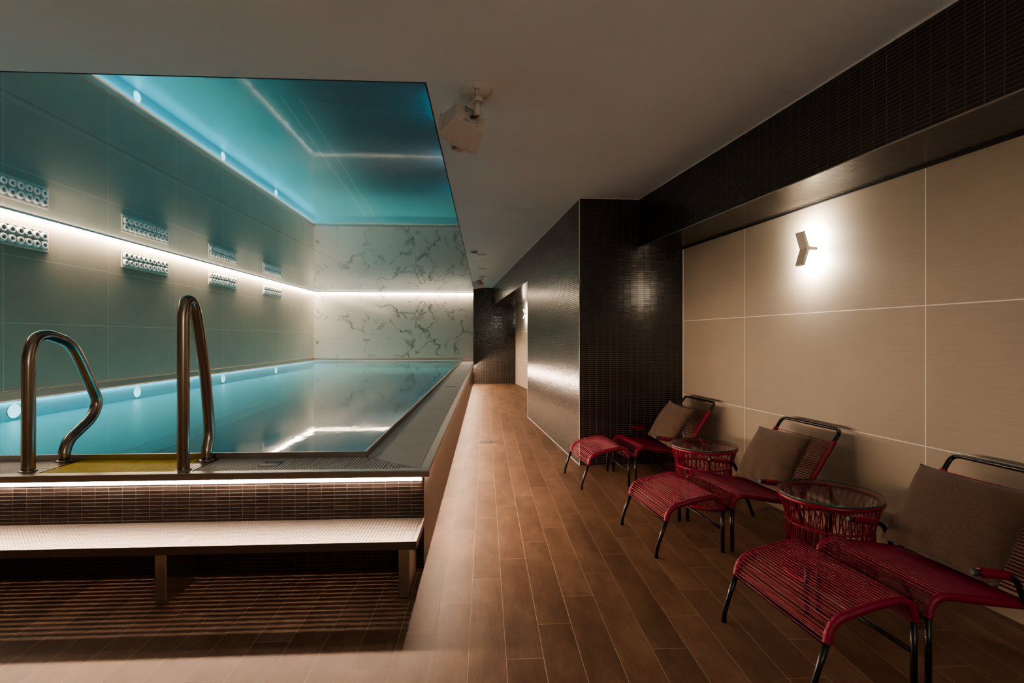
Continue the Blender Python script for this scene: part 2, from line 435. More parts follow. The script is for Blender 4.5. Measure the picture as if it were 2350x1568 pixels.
m = MB(); m.box(XL - .2, 3.3, Y0, 2.783, -.12, 0); m.box(-.345, 3.3, 2.783, YF + .1, -.12, 0)
struct(m.build('floor', M['floor'], uvf=lambda p, n: (p.x, p.y)))
m = MB(); m.box(XL - .2, XL, Y0, YB + .2, -.12, H + .15)
struct(m.build('wall_left', M['sage'], uvf=uvbox(5.691, .69)))
m = MB(); m.box(XL, -.335, YB, YB + .2, -.12, H + .15)
struct(m.build('wall_pool_end', M['marble'], uvf=uvbox(-4.47, .669 - .58 * 2)))
m = MB(); m.box(-.335, 2.4, YF, YB + .2, -.12, H + .15)
struct(m.build('wall_far', M['mosaic'], uvf=uvbox()))
al0 = wallx(2.528) * TW[0] + 2.528 * TW[1]
m = MB(); m.prism([(wallx(Y0), Y0), (wallx(YF), YF), (wallx(YF) + .3, YF), (wallx(Y0) + .3, Y0)], -.12, H + .15)
struct(m.build('wall_right', M['beige'], uvf=uvbox(al0, .697, TW)))
m = MB(); m.box(XL - .2, 3.4, Y0 - .2, Y0, -.12, H + .15)
struct(m.build('wall_back', M['beige'], uvf=uvbox()))
# plain ceiling around the glossy film
m = MB(); m.box(XL - .2, 3.3, Y0, 2.757, H, H + .12); m.box(-.323, 3.3, 2.757, YF + .1, H, H + .12)
struct(m.build('ceiling', M['ceil'], uvf=lambda p, n: (p.x, p.y)))
# mosaic column block and bulkheads
colx = lambda y: .938 - .0845 * (y - 4.96)
CT = (-.0845 / math.hypot(1, .0845), 1 / math.hypot(1, .0845))
m = MB(); m.prism([(colx(4.96), 4.96), (wallx(4.99) + .02, 4.99), (wallx(8.045) + .02, 8.06), (colx(8.045), 8.045)], 0, H)
struct(m.build('wall_column_block', M['mosaic'], uvf=uvbox(0, 0, CT)))
bk = lambda y: 1.539 - .134 * (y - 4.974)
m = MB(); m.prism([(bk(4.985), 4.985), (bk(Y0), Y0), (wallx(Y0) + .02, Y0), (wallx(4.985) + .02, 4.985)], 2.182, H)
struct(m.build('wall_bulkhead_near', M['mosaic'], uvf=uvbox(0, 0, TW)))
m = MB(); m.prism([(colx(8.045), 8.045), (colx(YF), YF), (wallx(YF) + .02, YF), (wallx(8.045) + .02, 8.06)], 2.178, H)
struct(m.build('wall_bulkhead_far', M['mosaic'], uvf=uvbox(0, 0, CT)))
# trims: pale shadow-gap strip where the dark tiles meet the ceiling, metal corner strips
def strip(path, w, z0, z1, name, mat):
    mm = MB()
    for (a, b) in zip(path, path[1:]):
        d = Vector((b[0] - a[0], b[1] - a[1])).normalized(); n = Vector((d.y, -d.x)) * w
        mm.prism([(a[0], a[1]), (b[0], b[1]), (b[0] + n.x, b[1] + n.y), (a[0] + n.x, a[1] + n.y)], z0, z1)
    return struct(mm.build(name, mat))
strip([(colx(YF) , YF), (colx(4.96), 4.96)][::-1], -.006, H - .008, H - .0005, 'trim_1', M['white'])
strip([(colx(4.96), 4.96), (bk(4.97), 4.962)], .006, H - .006, H - .0005, 'trim_2', M['white'])
strip([(bk(4.98), 4.98), (bk(Y0), Y0)], .007, H - .009, H - .0005, 'trim_3', M['white'])
strip([(bk(4.98), 4.98), (bk(Y0), Y0)], .003, 2.180, 2.187, 'trim_4', M['steel'])
m = MB(); m.box(.934, .940, 4.957, 4.963, 0, H); struct(m.build('trim_5', M['white']))
m = MB(); m.prism([(wallx(4.982) - .001, 4.982), (wallx(Y0) - .001, Y0), (wallx(Y0) - .012, Y0), (wallx(4.982) - .012, 4.982)], 2.168, 2.1815); struct(m.build('trim_6', M['dark']))
m = MB(); m.box(colx(8.045) - .002, colx(8.045) + .004, 8.042, 8.049, 0, 2.178); struct(m.build('trim_7', M['white']))
m = MB(); m.prism([(wallx(4.985) - .006, 4.9855), (wallx(4.985) + .002, 4.9855), (wallx(4.985) + .002, 4.976), (wallx(4.985) - .006, 4.976)], 0, 2.182); struct(m.build('trim_8', M['white']))
strip([(colx(8.045), 8.045), (colx(YF), YF)], -.003, 2.176, 2.183, 'trim_9', M['steel'])
strip([(colx(4.96), 4.96), (colx(8.045), 8.045)], -.004, 0, .006, 'trim_10', M['white'])

# glossy film ceiling over the pool
t = empty('stretch_ceiling', (-2.76, 9.1, H))
tag(t, 'glossy mirror-like ceiling film stretched over the pool', 'ceiling panel')
def child_loc(o, parent):  # keep world-space vertex data, parent at an offset
    o.matrix_parent_inverse = Matrix.Translation(parent.location).inverted() if parent.rotation_euler.z == 0 else parent.matrix_world.inverted()
    return o
def part(mb, name, mat, parent, **k):
    return child_loc(mb.build(name, mat, parent, **k), parent)
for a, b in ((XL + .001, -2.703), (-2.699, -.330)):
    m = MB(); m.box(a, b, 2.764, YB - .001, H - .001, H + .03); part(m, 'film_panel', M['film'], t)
m = MB(); m.box(XL + .001, -.323, 2.757, 2.764, H - .002, H + .03); m.box(-.330, -.323, 2.764, YB - .001, H - .002, H + .03); m.box(-2.703, -2.699, 2.764, YB - .001, H + .0005, H + .03)
part(m, 'edge_profile', M['dark'], t)

# ------------------------------------------------------------------ swimming pool
PX, PY = -.338, 2.783            # outer tiled faces
IX, IY = -.735, 3.105            # inner lip
ZG = .545
pool = empty('swimming_pool', (-2.8, 9.0, 0))
tag(pool, 'raised swimming pool with lit turquoise water and steel overflow rim', 'pool')
m = MB(); m.box(XL, PX, PY, PY + .03, 0, .513); m.box(PX - .03, PX, PY + .03, YF - .001, 0, .513)
part(m, 'tiled_surround', M['mosaic_pool'], pool, uvf=uvbox(-.338, .513))
zf = WT - .215
m = MB(); m.box(XL + .002, IX, IY, YB - .002, zf - .02, zf)
part(m, 'pool_floor', M['poolfloor'], pool, uvf=lambda p, n: (p.x, p.y))
m = MB(); m.box(XL + .0005, XL + .012, IY, YB - .013, zf, WT - .004); m.box(XL + .012, IX, YB - .014, YB - .0005, zf, WT - .004)
part(m, 'pool_side', M['poolwall'], pool)
m = MB(); m.box(XL + .002, IX + .012, IY - .012, IY, zf - .02, WT + .002); m.box(IX, IX + .012, IY, YB - .002, zf - .02, WT + .002)
part(m, 'overflow_lip', M['steel'], pool)
m = MB(); m.add([(XL + .012, IY, WT), (IX, IY, WT), (IX, YB - .014, WT), (XL + .012, YB - .014, WT)], [(0, 1, 2, 3)])
part(m, 'water_surface', M['water'], pool)
m = MB()
for a, b in (((-2.83, 3.2), (-3.62, 15.3)), ((-2.56, 3.2), (-3.36, 15.3))):
    m.prism([(a[0], a[1]), (a[0] + .008, a[1]), (b[0] + .014, b[1]), (b[0], b[1])], zf, zf + .002)
part(m, 'lane_line', M['line'], pool)
# rim: outer steel edge
m = MB(); m.box(XL + .001, -.305, 2.744, 2.800, .513, .550); m.box(-.362, -.305, 2.800, YF - .002, .513, .550)
part(m, 'rim', M['steel'], pool, bevel=.004)
# dark gutter void below the grating
m = MB(); m.box(XL + .002, -.362, 2.800, IY - .012, .36, .50); m.box(IX + .012, -.362, IY - .012, YF - .002, .36, .50); m.box(IX + .012, -.342, YF - .002, YB - .002, .36, .50)
part(m, 'gutter', M['black'], pool)
# slatted grating along the front with a mitred right end
m = MB(); my = MB(); x = XL + .01; pitch = .0173
while x < -.39:
    y1 = IY - .012
    if x + .011 > IX + .012:                     # mitre line from the lip corner to the rim corner
        f = (x + .011 - (IX + .012)) / ((-.362) - (IX + .012)); y1 = (IY - .012) * (1 - f) + 2.800 * f - .006
    tgt = my if -2.398 < x < -1.695 else m
    if not (-2.50 < x < -2.398 or -1.695 < x < -1.60) and y1 > 2.806: tgt.box(x, x + .011, 2.801, y1, .531, ZG)
    x += pitch
for yy in (2.86, 2.95, 3.04):
    m.box(XL + .01, -2.51, yy, yy + .008, .515, .531); m.box(-1.60, -.80 if yy > 2.9 else -.6, yy, yy + .008, .515, .531)
part(m, 'gutter_grating', M['slat'], pool)
yg = my.build('step_grating', M['slat_y']); tag(yg, 'yellow slatted grating between the two steel handrails', 'grating')
for xa, xb in ((-2.50, -2.400), (-1.693, -1.60)):
    m = MB()
    for k in range(12):
        yy = 2.802 + k * .0243; m.box(xa, xb, yy, yy + .015, .528, ZG)
    m.box(xa - .003, xa + .002, 2.801, 3.09, .52, ZG + .001); m.box(xb - .002, xb + .003, 2.801, 3.09, .52, ZG + .001)
    part(m, 'rail_foot_plate', M['steel'], pool)
# smooth channel covers down the right side (mitred joint), in lengths
m = MB(); yy = 2.82
cuts = [3.9, 5.4, 6.9, 8.4, 9.9, 11.4, 12.9, YF - .003]
m.prism([(-.366, 2.812), (-.366, 3.898), (IX + .014, 3.898), (IX + .014, IY - .006)], .528, ZG)
for a, b in zip(cuts, cuts[1:]): m.box(IX + .014, -.366, a + .002, b - .002, .528, ZG)
m.box(IX + .014, -.342, YF - .003, YB - .003, .528, ZG)
m.prism([(-.5, 2.925), (-.366, 2.812), (-.366, 2.84), (-.49, 2.95)], ZG - .002, ZG + .0004)
part(m, 'channel_cover', M['channel'], pool)
m = MB(); m.box(-.60, -.45, 7.45, 7.50, ZG, ZG + .002); part(m, 'channel_slot', M['dark'], pool)
# steel coping against the left and end walls
m = MB(); m.box(XL + .0005, XL + .022, 3.1, YB - .022, WT + .006, .676); m.box(XL + .0005, -.342, YB - .022, YB - .0005, WT + .006, .663)
m.box(XL + .0005, XL + .022, PY, 3.1, ZG, .676)
part(m, 'coping', M['steel'], pool, bevel=.003)
m = MB(); m.box(XL + .0005, XL + .05, IY, YB - .05, WT - .002, WT + .006); m.box(XL + .022, IX, YB - .04, YB - .022, WT - .002, WT + .006)
part(m, 'coping_lip', M['white'], pool)

# depth marker let into the grating
mk = empty('depth_marker', (-1.233, 2.952, ZG))
tag(mk, 'small navy depth marker reading 1,20m set in the front grating', 'marker')
m = MB(); m.box(-.055, .055, -.050, .050, 0, .0025); m.build('plate', M['navy'], mk)
def text_obj(body, size, mat, parent, loc, rot, name='lettering', ext=.0004, align='CENTER', width=None):
    cu = bpy.data.curves.new(name, 'FONT'); cu.body = body; cu.size = size; cu.extrude = ext; cu.align_x = align; cu.align_y = 'CENTER'
    tmp = bpy.data.objects.new('tmp', cu); COL.objects.link(tmp)
    dg = bpy.context.evaluated_depsgraph_get(); me = bpy.data.meshes.new_from_object(tmp.evaluated_get(dg))
    bpy.data.objects.remove(tmp); me.name = name; me.materials.clear(); me.materials.append(mat)
    o = bpy.data.objects.new(name, me); COL.objects.link(o); o.parent = parent; o.location = loc; o.rotation_euler = rot
    return o
text_obj('1,20m', .040, M['letters'], mk, (0, .002, .0032), (0, 0, 0))

# ------------------------------------------------------------------ LED strips
def led_strip(name, boxes, mat, label, loc):
    o = empty(name, loc); tag(o, label, 'light strip', 'strip lights')
    bm_ = MB(); hm = MB()
    for b in boxes[0]: bm_.box(*b)
    for b in boxes[1]: hm.box(*b)
    part(bm_, 'diffuser', mat, o); part(hm, 'profile', M['white'], o); return o
seg = lambda a, b, n: [(a + (b - a) * i / n, a + (b - a) * (i + 1) / n) for i in range(n)]
led_strip('light_strip', ([(a, b, PY - .007, PY - .002, .4935, .5025) for a, b in seg(XL + .01, -.352, 8)],
    [(XL + .01, -.339, PY - .012, PY, .506, .513), (-.352, -.342, PY - .010, PY, .483, .506), (XL + .01, -.352, PY - .0018, PY, .484, .506)]), M['led'], 'glowing strip light under the front rim of the pool above the bench', (-2.7, PY, .5))
led_strip('light_strip', ([(PX + .002, PX + .007, a, b, .4935, .5025) for a, b in seg(PY + .07, YF - .03, 14)],
    [(PX, PX + .012, PY + .01, YF - .02, .506, .513)]), M['led'], 'warm strip light hidden under the pool rim beside the walkway', (PX, 8.4, .5))
for lb, loc, wall in (('long strip light where the left tiled wall meets the mirror ceiling', (XL, 9, H), 0), ('strip light along the top of the white marble end wall', (-2.7, YB, H), 1)):
    o = empty('light_strip', loc); tag(o, lb, 'light strip', 'strip lights')
    q = .045; m = MB(); h = MB()
    if wall == 0:
        for a, b in seg(2.80, YB - .06, 12):
            m.add([(XL + q, a, H - .014), (XL + q, b, H - .014), (XL + q, b, H - .0025), (XL + q, a, H - .0025)], [(0, 3, 2, 1)])
            m.add([(XL + q, a, H - .014), (XL + q, b, H - .014), (XL + q - .011, b, H - .0155), (XL + q - .011, a, H - .0155)], [(0, 1, 2, 3)])
        h.box(XL + q + .0005, XL + q + .006, 2.80, YB - .06, H - .016, H - .0015)
    else:
        for a, b in seg(XL + .06, -.345, 5):
            m.add([(a, YB - q, H - .014), (b, YB - q, H - .014), (b, YB - q, H - .0025), (a, YB - q, H - .0025)], [(0, 3, 2, 1)])
            m.add([(a, YB - q, H - .014), (b, YB - q, H - .014), (b, YB - q + .010, H - .0155), (a, YB - q + .010, H - .0155)], [(0, 3, 2, 1)])
        h.box(XL + .06, -.345, YB - q - .006, YB - q - .0005, H - .016, H - .0015)
    part(m, 'diffuser', M['led_c'], o); part(h, 'profile', M['white'], o)

# underwater dome lamps along the left pool side
for i, y in enumerate((4.1, 5.80, 7.75, 10.2, 12.7)):
    lo = empty('underwater_light', (XL + .012, y, zf + .105)); tag(lo, 'round underwater lamp glowing in the left side wall of the pool', 'pool light', 'underwater lamps')
    m = MB(); m.lathe([(.080 * math.cos(a * PI / 12), .022 * math.sin(a * PI / 12)) for a in range(6)] + [(.0001, .022)], n=24, axis='x'); m.build('lens', M['uw'], lo)
    m = MB(); m.lathe([(.080, .004), (.090, .004), (.092, 0)], n=24, axis='x'); m.build('bezel', M['steel'], lo)

# added cyan fill strip under the left coping, brightens the pool side
o = empty('light_strip', (XL, 9, WT)); tag(o, 'added turquoise fill strip hidden under the waterline along the left side of the pool', 'light strip', 'strip lights')
m = MB()
for a, b in seg(IY + .02, YB - .06, 12): m.add([(XL + .018, a, WT - .005), (XL + .046, a, WT - .005), (XL + .046, b, WT - .005), (XL + .018, b, WT - .005)], [(0, 3, 2, 1)])
part(m, 'diffuser', M['uw3'], o)
m = MB(); m.box(XL + .016, XL + .048, IY + .01, YB - .055, WT - .0045, WT - .0025); part(m, 'profile', M['steel'], o)
# added flat fill lamps, unseen in the right pool side, even out the cyan
for i, y in enumerate((3.6, 5.85, 8.1, 10.35, 12.6)):
    lo = empty('underwater_light', (IX - .001, y, zf + .10)); tag(lo, 'added flat underwater fill lamp, unseen in the right side wall of the pool', 'pool light', 'added underwater fill lamps')
    m = MB(); m.add([(-.004, -.5, -.035), (-.004, .5, -.035), (-.004, .5, .035), (-.004, -.5, .035)], [(0, 3, 2, 1)]); m.build('lens', M['uw2'], lo)
    m = MB(); m.box(-.0035, .001, -.52, .52, -.045, .045); m.build('housing', M['steel'], lo)

# ------------------------------------------------------------------ handrails
def handrail(pts, r, label):
    x = pts[0][0]
    o = empty('handrail', (x, pts[0][1], ZG)); tag(o, label, 'handrail', 'steel handrails')
    P_ = fillet([Vector(p) - o.location for p in pts], .07, 5)
    m = MB(); m.tube(resample(P_, .012), r, 20); m.build('rail', M['rail'], o)
    for p in (pts[0], pts[-1]):
        m = MB(); q = Vector(p) - o.location
        m.lathe([(.0001, .008), (r + .006, .008), (r + .009, .004), (r + .009, 0), (.0001, 0)], (q.x, q.y, 0), 24); m.build('foot_flange', M['steel'], o)
    return o
handrail([(-2.481, 2.859, .55), (-2.481, 2.862, 1.17), (-2.481, 2.895, 1.27), (-2.481, 2.975, 1.292), (-2.481, 3.13, 1.245), (-2.481, 3.20, 1.15), (-2.481, 3.352, .86), (-2.481, 3.30, .765), (-2.481, 3.125, .665), (-2.481, 3.092, .60), (-2.481, 3.092, .55)], .0305, 'low looped steel handrail left of the yellow grating, kinked over the water')
handrail([(-1.650, 2.833, .55), (-1.650, 2.833, 1.40), (-1.650, 2.852, 1.475), (-1.650, 2.895, 1.482), (-1.650, 2.94, 1.44), (-1.650, 2.975, 1.33), (-1.650, 3.045, 1.06), (-1.650, 3.090, .76), (-1.650, 3.092, .68), (-1.650, 3.062, .60), (-1.650, 3.062, .55)], .0305, 'tall narrow steel handrail right of the yellow grating')

# ------------------------------------------------------------------ perforated step bench
bench = empty('step_bench', (-2.2, 2.61, 0)); tag(bench, 'low steel bench with perforated top in front of the pool', 'bench')
BX1, BX0, BY0, BY1, BZ = -.335, -4.30, 2.459, 2.782, .280
def perforated(x0, x1, y0, y1, z, pitch, r, edge):
    mm = MB(); nx = int((x1 - x0 - 2 * edge) / pitch); ny = int((y1 - y0 - 2 * edge) / pitch)
    ex = (x1 - x0 - nx * pitch) / 2; ey = (y1 - y0 - ny * pitch) / 2; h = pitch / 2
    mm.add([(x0, y0, z), (x1, y0, z), (x1, y0 + ey, z), (x0, y0 + ey, z)], [(0, 1, 2, 3)])
    mm.add([(x0, y1 - ey, z), (x1, y1 - ey, z), (x1, y1, z), (x0, y1, z)], [(0, 1, 2, 3)])
    mm.add([(x0, y0 + ey, z), (x0 + ex, y0 + ey, z), (x0 + ex, y1 - ey, z), (x0, y1 - ey, z)], [(0, 1, 2, 3)])
    mm.add([(x1 - ex, y0 + ey, z), (x1, y0 + ey, z), (x1, y1 - ey, z), (x1 - ex, y1 - ey, z)], [(0, 1, 2, 3)])
    oc = [(math.cos(a * PI / 4), math.sin(a * PI / 4)) for a in range(8)]
    sq = [(1, 0), (1, 1), (0, 1), (-1, 1), (-1, 0), (-1, -1), (0, -1), (1, -1)]
    for i in range(nx):
        for j in range(ny):
            cx, cy = x0 + ex + (i + .5) * pitch, y0 + ey + (j + .5) * pitch
            v = [(cx + a * h, cy + b * h, z) for a, b in sq] + [(cx + a * r, cy + b * r, z) for a, b in oc]
            mm.add(v, [(k, (k + 1) % 8, 8 + (k + 1) % 8, 8 + k) for k in range(8)])
    return mm
M['bench'] = steel('bench_steel', (.20, .18, .168), .45)
for a, b in ((BX0, -2.136), (-2.133, BX1)):
    part(perforated(a, b, BY0, BY1, BZ, .0172, .0029, .012), 'seat_panel', M['bench'], bench)
m = MB(); m.box(BX0, BX1, BY0, BY0 + .003, BZ - .040, BZ - .0005); m.box(BX1 - .003, BX1, BY0 + .003, BY1, BZ - .040, BZ - .0005); m.box(BX0, BX1, BY1 - .003, BY1, BZ - .040, BZ - .0005)
m.box(BX0, BX1, BY0 + .003, BY0 + .02, BZ - .040, BZ - .038)
part(m, 'edge_frame', M['bench'], bench)
for x in (-.426, -1.573, -2.72, -3.87):
    m = MB(); m.box(x, x + .056, 2.470, 2.712, 0, .2395); part(m, 'leg', M['steel'], bench, bevel=.005)

# ------------------------------------------------------------------ jet nozzle diffusers on the left wall
noz = None
names = ['nozzle vent nearest the camera on the left wall, cut by the photo edge', 'second nozzle vent from the camera on the left wall', 'third nozzle vent from the camera on the left wall', 'small farthest nozzle vent on the left wall, next to the end wall']
proto = None
for i, y in enumerate((5.19, 7.44, 9.695, 11.99)):
    if proto is None:
        o = proto = empty('air_vent', (XL, y, 2.410))
        m = MB(); t_ = .022; w, h = 1.052, .125
        m.box(0, .014, 0, w, h - t_, h); m.box(0, .014, 0, w, -h, -h + t_); m.box(0, .014, 0, t_, -h + t_, h - t_); m.box(0, .014, w - t_, w, -h + t_, h - t_)
        m.build('frame', M['cream'], o, bevel=.002)
        m = MB(); m.box(.0005, .004, t_, w - t_, -h + t_, h - t_); m.build('back_panel', M['cream'], o)
        nme = None
        for a in range(10):
            for b in (-1, 1):
                yy, zz = t_ + .0505 + a * (w - 2 * t_ - .101) / 9, b * .0505
                if nme is None:
                    m = MB(); m.lathe([(.050, .004), (.0495, .016), (.045, .026), (.036, .032), (.026, .033), (.019, .028), (.0165, .010)], n=28, axis='x')
                    m.lathe([(.0165, .010), (.0001, .010)], n=28, axis='x', mi=1)
                    q = m.build('nozzle', [M['nozzle'], M['hole']], o); nme = q
                else: q = nme.copy(); COL.objects.link(q); q.parent = o
                q.location = (0, yy, zz)
    else: o = copy_tree(proto); o.location = (XL, y, 2.410)
    tag(o, names[i], 'vent', 'air vents in a row under the left strip light')

# ------------------------------------------------------------------ wall sconces (Y shaped)
def sconce(y, z, label):
    x = wallx(y); o = empty('wall_sconce', (x, y, z)); tag(o, label, 'wall lamp', 'Y-shaped wall lamps')
    n = Vector((NW[0], NW[1], 0)); t3 = Vector((TW[0], TW[1], 0)); up = Vector((0, 0, 1))
    s = .012
    prof = [(.006, -s), (.006, s), (.052, s), (.060, .016), (.094, .116), (.112, .110), (.076, 0), (.112, -.110), (.094, -.116), (.060, -.016), (.052, -s)]
    m = MB(); m.extrude(prof[::-1], (0, 0, 0), n, up, t3, .067); m.build('body', M['sconce'], o)
    m = MB(); m.extrude([(0, -.012), (0, .012), (.006, .012), (.006, -.012)][::-1], t3 * .01, n, up, t3, .047); m.build('wall_plate', M['cap'], o)
    for sg in (-1, 1):
        a = n * .0600 + up * .020 * sg + t3 * .006; b = n * .0905 + up * .110 * sg + t3 * .006; w = t3 * .055
        off = n * -.0012 + up * .0006 * sg
        m = MB(); m.add([a + off, b + off, b + off + w, a + off + w], [(0, 1, 2, 3)]); m.build('light_panel', M['lamp'], o)
    return o
sconce(3.257, 1.873, 'Y-shaped wall lamp glowing on the beige wall above the lounge chairs')
sconce(12.45, 1.873, 'small distant Y-shaped wall lamp in the far recess behind the column')

# ------------------------------------------------------------------ ceiling fittings
def smoke(x, y, label, r=.058):
    o = empty('smoke_detector', (x, y, H)); tag(o, label, 'smoke detector', 'smoke detectors')
    m = MB(); m.lathe([(r, 0), (r, -.014), (r * .93, -.022), (.0001, -.022)], n=36); m.build('base', M['plastic'], o)
    m = MB(); m.lathe([(r * .62, -.0225), (r * .66, -.030), (r * .60, -.040), (r * .30, -.047), (.0001, -.048)], n=36); m.build('sensor_head', M['plastic'], o)
    m = MB()
    for k in range(8):
        for zz in (-.0225, -.029):
            a0 = k * PI / 4 + .08; ar = [a0 + q * (PI / 4 - .16) / 6 for q in range(7)]
            rr = r * (.80 if zz == -.0225 else .675)
            m.tube([(rr * math.cos(a), rr * math.sin(a), zz - .002) for a in ar], .0022, 6)
    m.build('slots', M['dark'], o)
    return o
smoke(-.192, 3.64, 'round smoke detector on the ceiling just behind the near speaker')
smoke(-.181, 8.05, 'distant smoke detector on the ceiling farther down the walkway')
for y, lb in ((8.38, 'small flat ceiling plate just past the distant smoke detector'), (10.11, 'small flat ceiling plate in front of the far speaker')):
    o = empty('ceiling_plate', (-.067, y, H)); 
    m = MB(); m.lathe([(.09, -.0005), (.088, -.004), (.0001, -.004)], n=32); q = m.build('ceiling_plate', M['plastic']); q.location = (-.067, y, H)
    bpy.data.objects.remove(o); tag(q, lb, 'ceiling plate', 'flat ceiling plates')

def speaker(loc, rgt, axf, scale, label):
    o = empty('ceiling_speaker', loc); tag(o, label, 'speaker', 'ceiling speakers')
    s = scale
    m = MB(); m.lathe([(.088 * s, 0), (.086 * s, -.012 * s), (.066 * s, -.034 * s), (.034 * s, -.046 * s), (.0001, -.046 * s)], n=40); m.build('mounting_cup', M['plastic'], o)
    m = MB(); m.box(-.013 * s, .013 * s, -.088 * s, -.060 * s, -.034 * s, -.006 * s); m.build('cable_clip', M['plastic'], o)
    m = MB(); m.tube([(0, 0, -.044 * s), (0, 0, -.076 * s)], .030 * s, 24); m.tube([(0, 0, -.074 * s), (0, 0, -.150 * s)], .0185 * s, 20); m.build('stem', M['plastic'], o)
    axf = Vector(axf).normalized(); rgt = Vector(rgt); rgt = (rgt - axf * rgt.dot(axf)).normalized(); upv = rgt.cross(axf)
    c = Vector((-.036 * s, .045 * s, -.138 * s)) + axf * .075 * s
    def T(p): return (rgt * p[0] + axf * p[1] + upv * p[2]) * s + c
    bx, bz, fx, fz = .097, .062, .120, .082
    m = MB()
    back = [(-bx, -.075, -bz), (bx, -.075, -bz), (bx, -.075, bz), (-bx, -.075, bz)]
    fr = [(-fx, .065, -fz), (fx, .065, -fz), (fx, .065, fz), (-fx, .065, fz)]
    m.add([T(p) for p in back + fr], [(0, 1, 2, 3), (0, 4, 5, 1), (1, 5, 6, 2), (2, 6, 7, 3), (3, 7, 4, 0)])
    m.build('cabinet', M['plastic'], o, bevel=.006 * s)
    # curved front grille with a rim
    m = MB(); nseg = 14; vs = []
    for zz in (-fz - .004, fz + .004):
        for k in range(nseg + 1):
            a = -1 + 2 * k / nseg; vs.append(T(((fx + .006) * a, .066 + .020 * (1 - a * a), zz)))
    n1 = nseg + 1
    fs = [(k, k + 1, n1 + k + 1, n1 + k) for k in range(nseg)] + [tuple(range(n1)), tuple(range(2 * n1 - 1, n1 - 1, -1))]
    m.add(vs, fs); m.build('grille', M['plastic'], o)
    m = MB(); q = [(-fx - .008, .056, -fz - .006), (fx + .008, .056, -fz - .006), (fx + .008, .056, fz + .006), (-fx - .008, .056, fz + .006)]
    q2 = [(a, .068, b) for a, _, b in q]
    m.add([T(p) for p in q + q2], [(0, 1, 2, 3), (7, 6, 5, 4), (0, 4, 5, 1), (1, 5, 6, 2), (2, 6, 7, 3), (3, 7, 4, 0)]); m.build('front_rim', M['plastic'], o)
    # rear bracket and label plate
    m = MB(); a = T((0, -.076, .0)); m.tube([Vector((0, 0, -.148 * s)), a.lerp(Vector((0, 0, -.15 * s)), .5), a], .010 * s, 10); m.build('bracket', M['cap'], o)
    m = MB()
    for zz in (-.058, -.050, .030, .048, .054, .060, .066, .072): 
        m.add([T(p) for p in [(-.045, -.0757, zz), (-.010 if zz < 0 else .03, -.0757, zz), (-.010 if zz < 0 else .03, -.0757, zz + .0025), (-.045, -.0757, zz + .0025)]], [(0, 1, 2, 3)])
    for (px_, pz_) in ((-.03, -.03), (-.02, .01), (.04, -.02), (.044, -.05)):
        m.add([T((px_ + .004 * math.cos(k * PI / 4), -.0758, pz_ + .004 * math.sin(k * PI / 4))) for k in range(8)], [tuple(range(8))])
    m.build('rear_markings', M['dark'], o)
    m = MB(); b = T((-.02, -.078, .035))
    m.tube(resample(fillet([(0, -.082 * s, -.03 * s), (-.004 * s, -.07 * s, -.09 * s), (-.05 * s, -.05 * s, -.12 * s), b], .05, 6), .006), .0028 * s, 8); m.build('cable', M['plastic'], o)
    return o
speaker((-.046, 2.818, H), (.838, .462, -.30), (-.55, .73, -.41), 1.0, 'white wedge speaker hanging from the ceiling by the corner of the mirror ceiling')
speaker((-.08, 11.33, H), (.80, .52, .25), (-.62, .70, -.36), 1.0, 'distant white speaker on the ceiling at the far end of the walkway')

# ------------------------------------------------------------------ pool depth lettering on the far wall
sg = empty('wall_lettering', (.31, YF - .001, 1.72)); tag(sg, 'white Tiefe Pool 1,20 m lettering on the dark far wall', 'sign')
for body, z, sz in (('Tiefe Pool', .128, .075), ('1,20 m', .045, .098), ('Pool depth', -.045, .075), ('1.20 m', -.130, .098)):
    text_obj(body, sz, M['letters'], sg, (0, -.001, z), (PI / 2, 0, 0), 'text_line', .0008)

# ------------------------------------------------------------------ floor drains
for y, lb in ((6.12, 'square floor drain with bow-tie tile cuts in the walkway nearest the camera'), (11.08, 'distant floor drain at the far end of the walkway')):
    o = empty('floor_drain', (.012, y, 0)); tag(o, lb, 'drain', 'floor drains')
    M.setdefault('cut', plain('cut_tile', (.15, .085, .058), .5, noise=.15))
    for sgn in (-1, 1):
        m = MB(); m.prism([(sgn * .07, -.06), (sgn * .20, -.13), (sgn * .20, .15), (sgn * .07, .06)], .0002, .0012); m.build('cut_tile', M['cut'], o)
    m = MB(); m.box(-.068, .068, -.068, .068, .0002, .0015); m.build('drain_frame', M['dark'], o)
    m = MB(); m.box(-.058, .058, -.060, .060, .0016, .003); m.build('cover', M['bench'], o)

# ------------------------------------------------------------------ corded lounge furniture
ANG = math.radians(6.66); WD = .515
U2 = Vector((math.cos(ANG), math.sin(ANG), 0)); V2 = Vector((-U2.y, U2.x, 0))
def wrap(m, pts, r=.0150, pitch=.0056, n=12):
    p = resample(pts, pitch / 3)
    m.tube(p, r, n, rf=lambda i: r + (.0013 if i % 3 == 1 else (-.0010 if i % 3 == 0 else .0006)))
def cords(m, prof, y0, y1, pitch, r=.0021, off=.0125):
    """prof: (u,z) polyline; strands cross from one side tube to the other, over and under"""
    p3 = resample([Vector((a, 0, b)) for a, b in prof], pitch)
    for i in range(len(p3)):
        a = p3[max(i - 1, 0)]; b = p3[min(i + 1, len(p3) - 1)]; t = (b - a).normalized(); n = Vector((-t.z, 0, t.x))
        for sgn, sh in ((1, 0), (-1, pitch * .5)):
            c = p3[i] + n * off * sgn + t * sh
            j = random.uniform(-.0008, .0008)
            m.tube([(c.x, y0, c.z), (c.x + j, (y0 + y1) / 2, c.z - .0015 * sgn), (c.x, y1, c.z)], r, 6, cap=False)
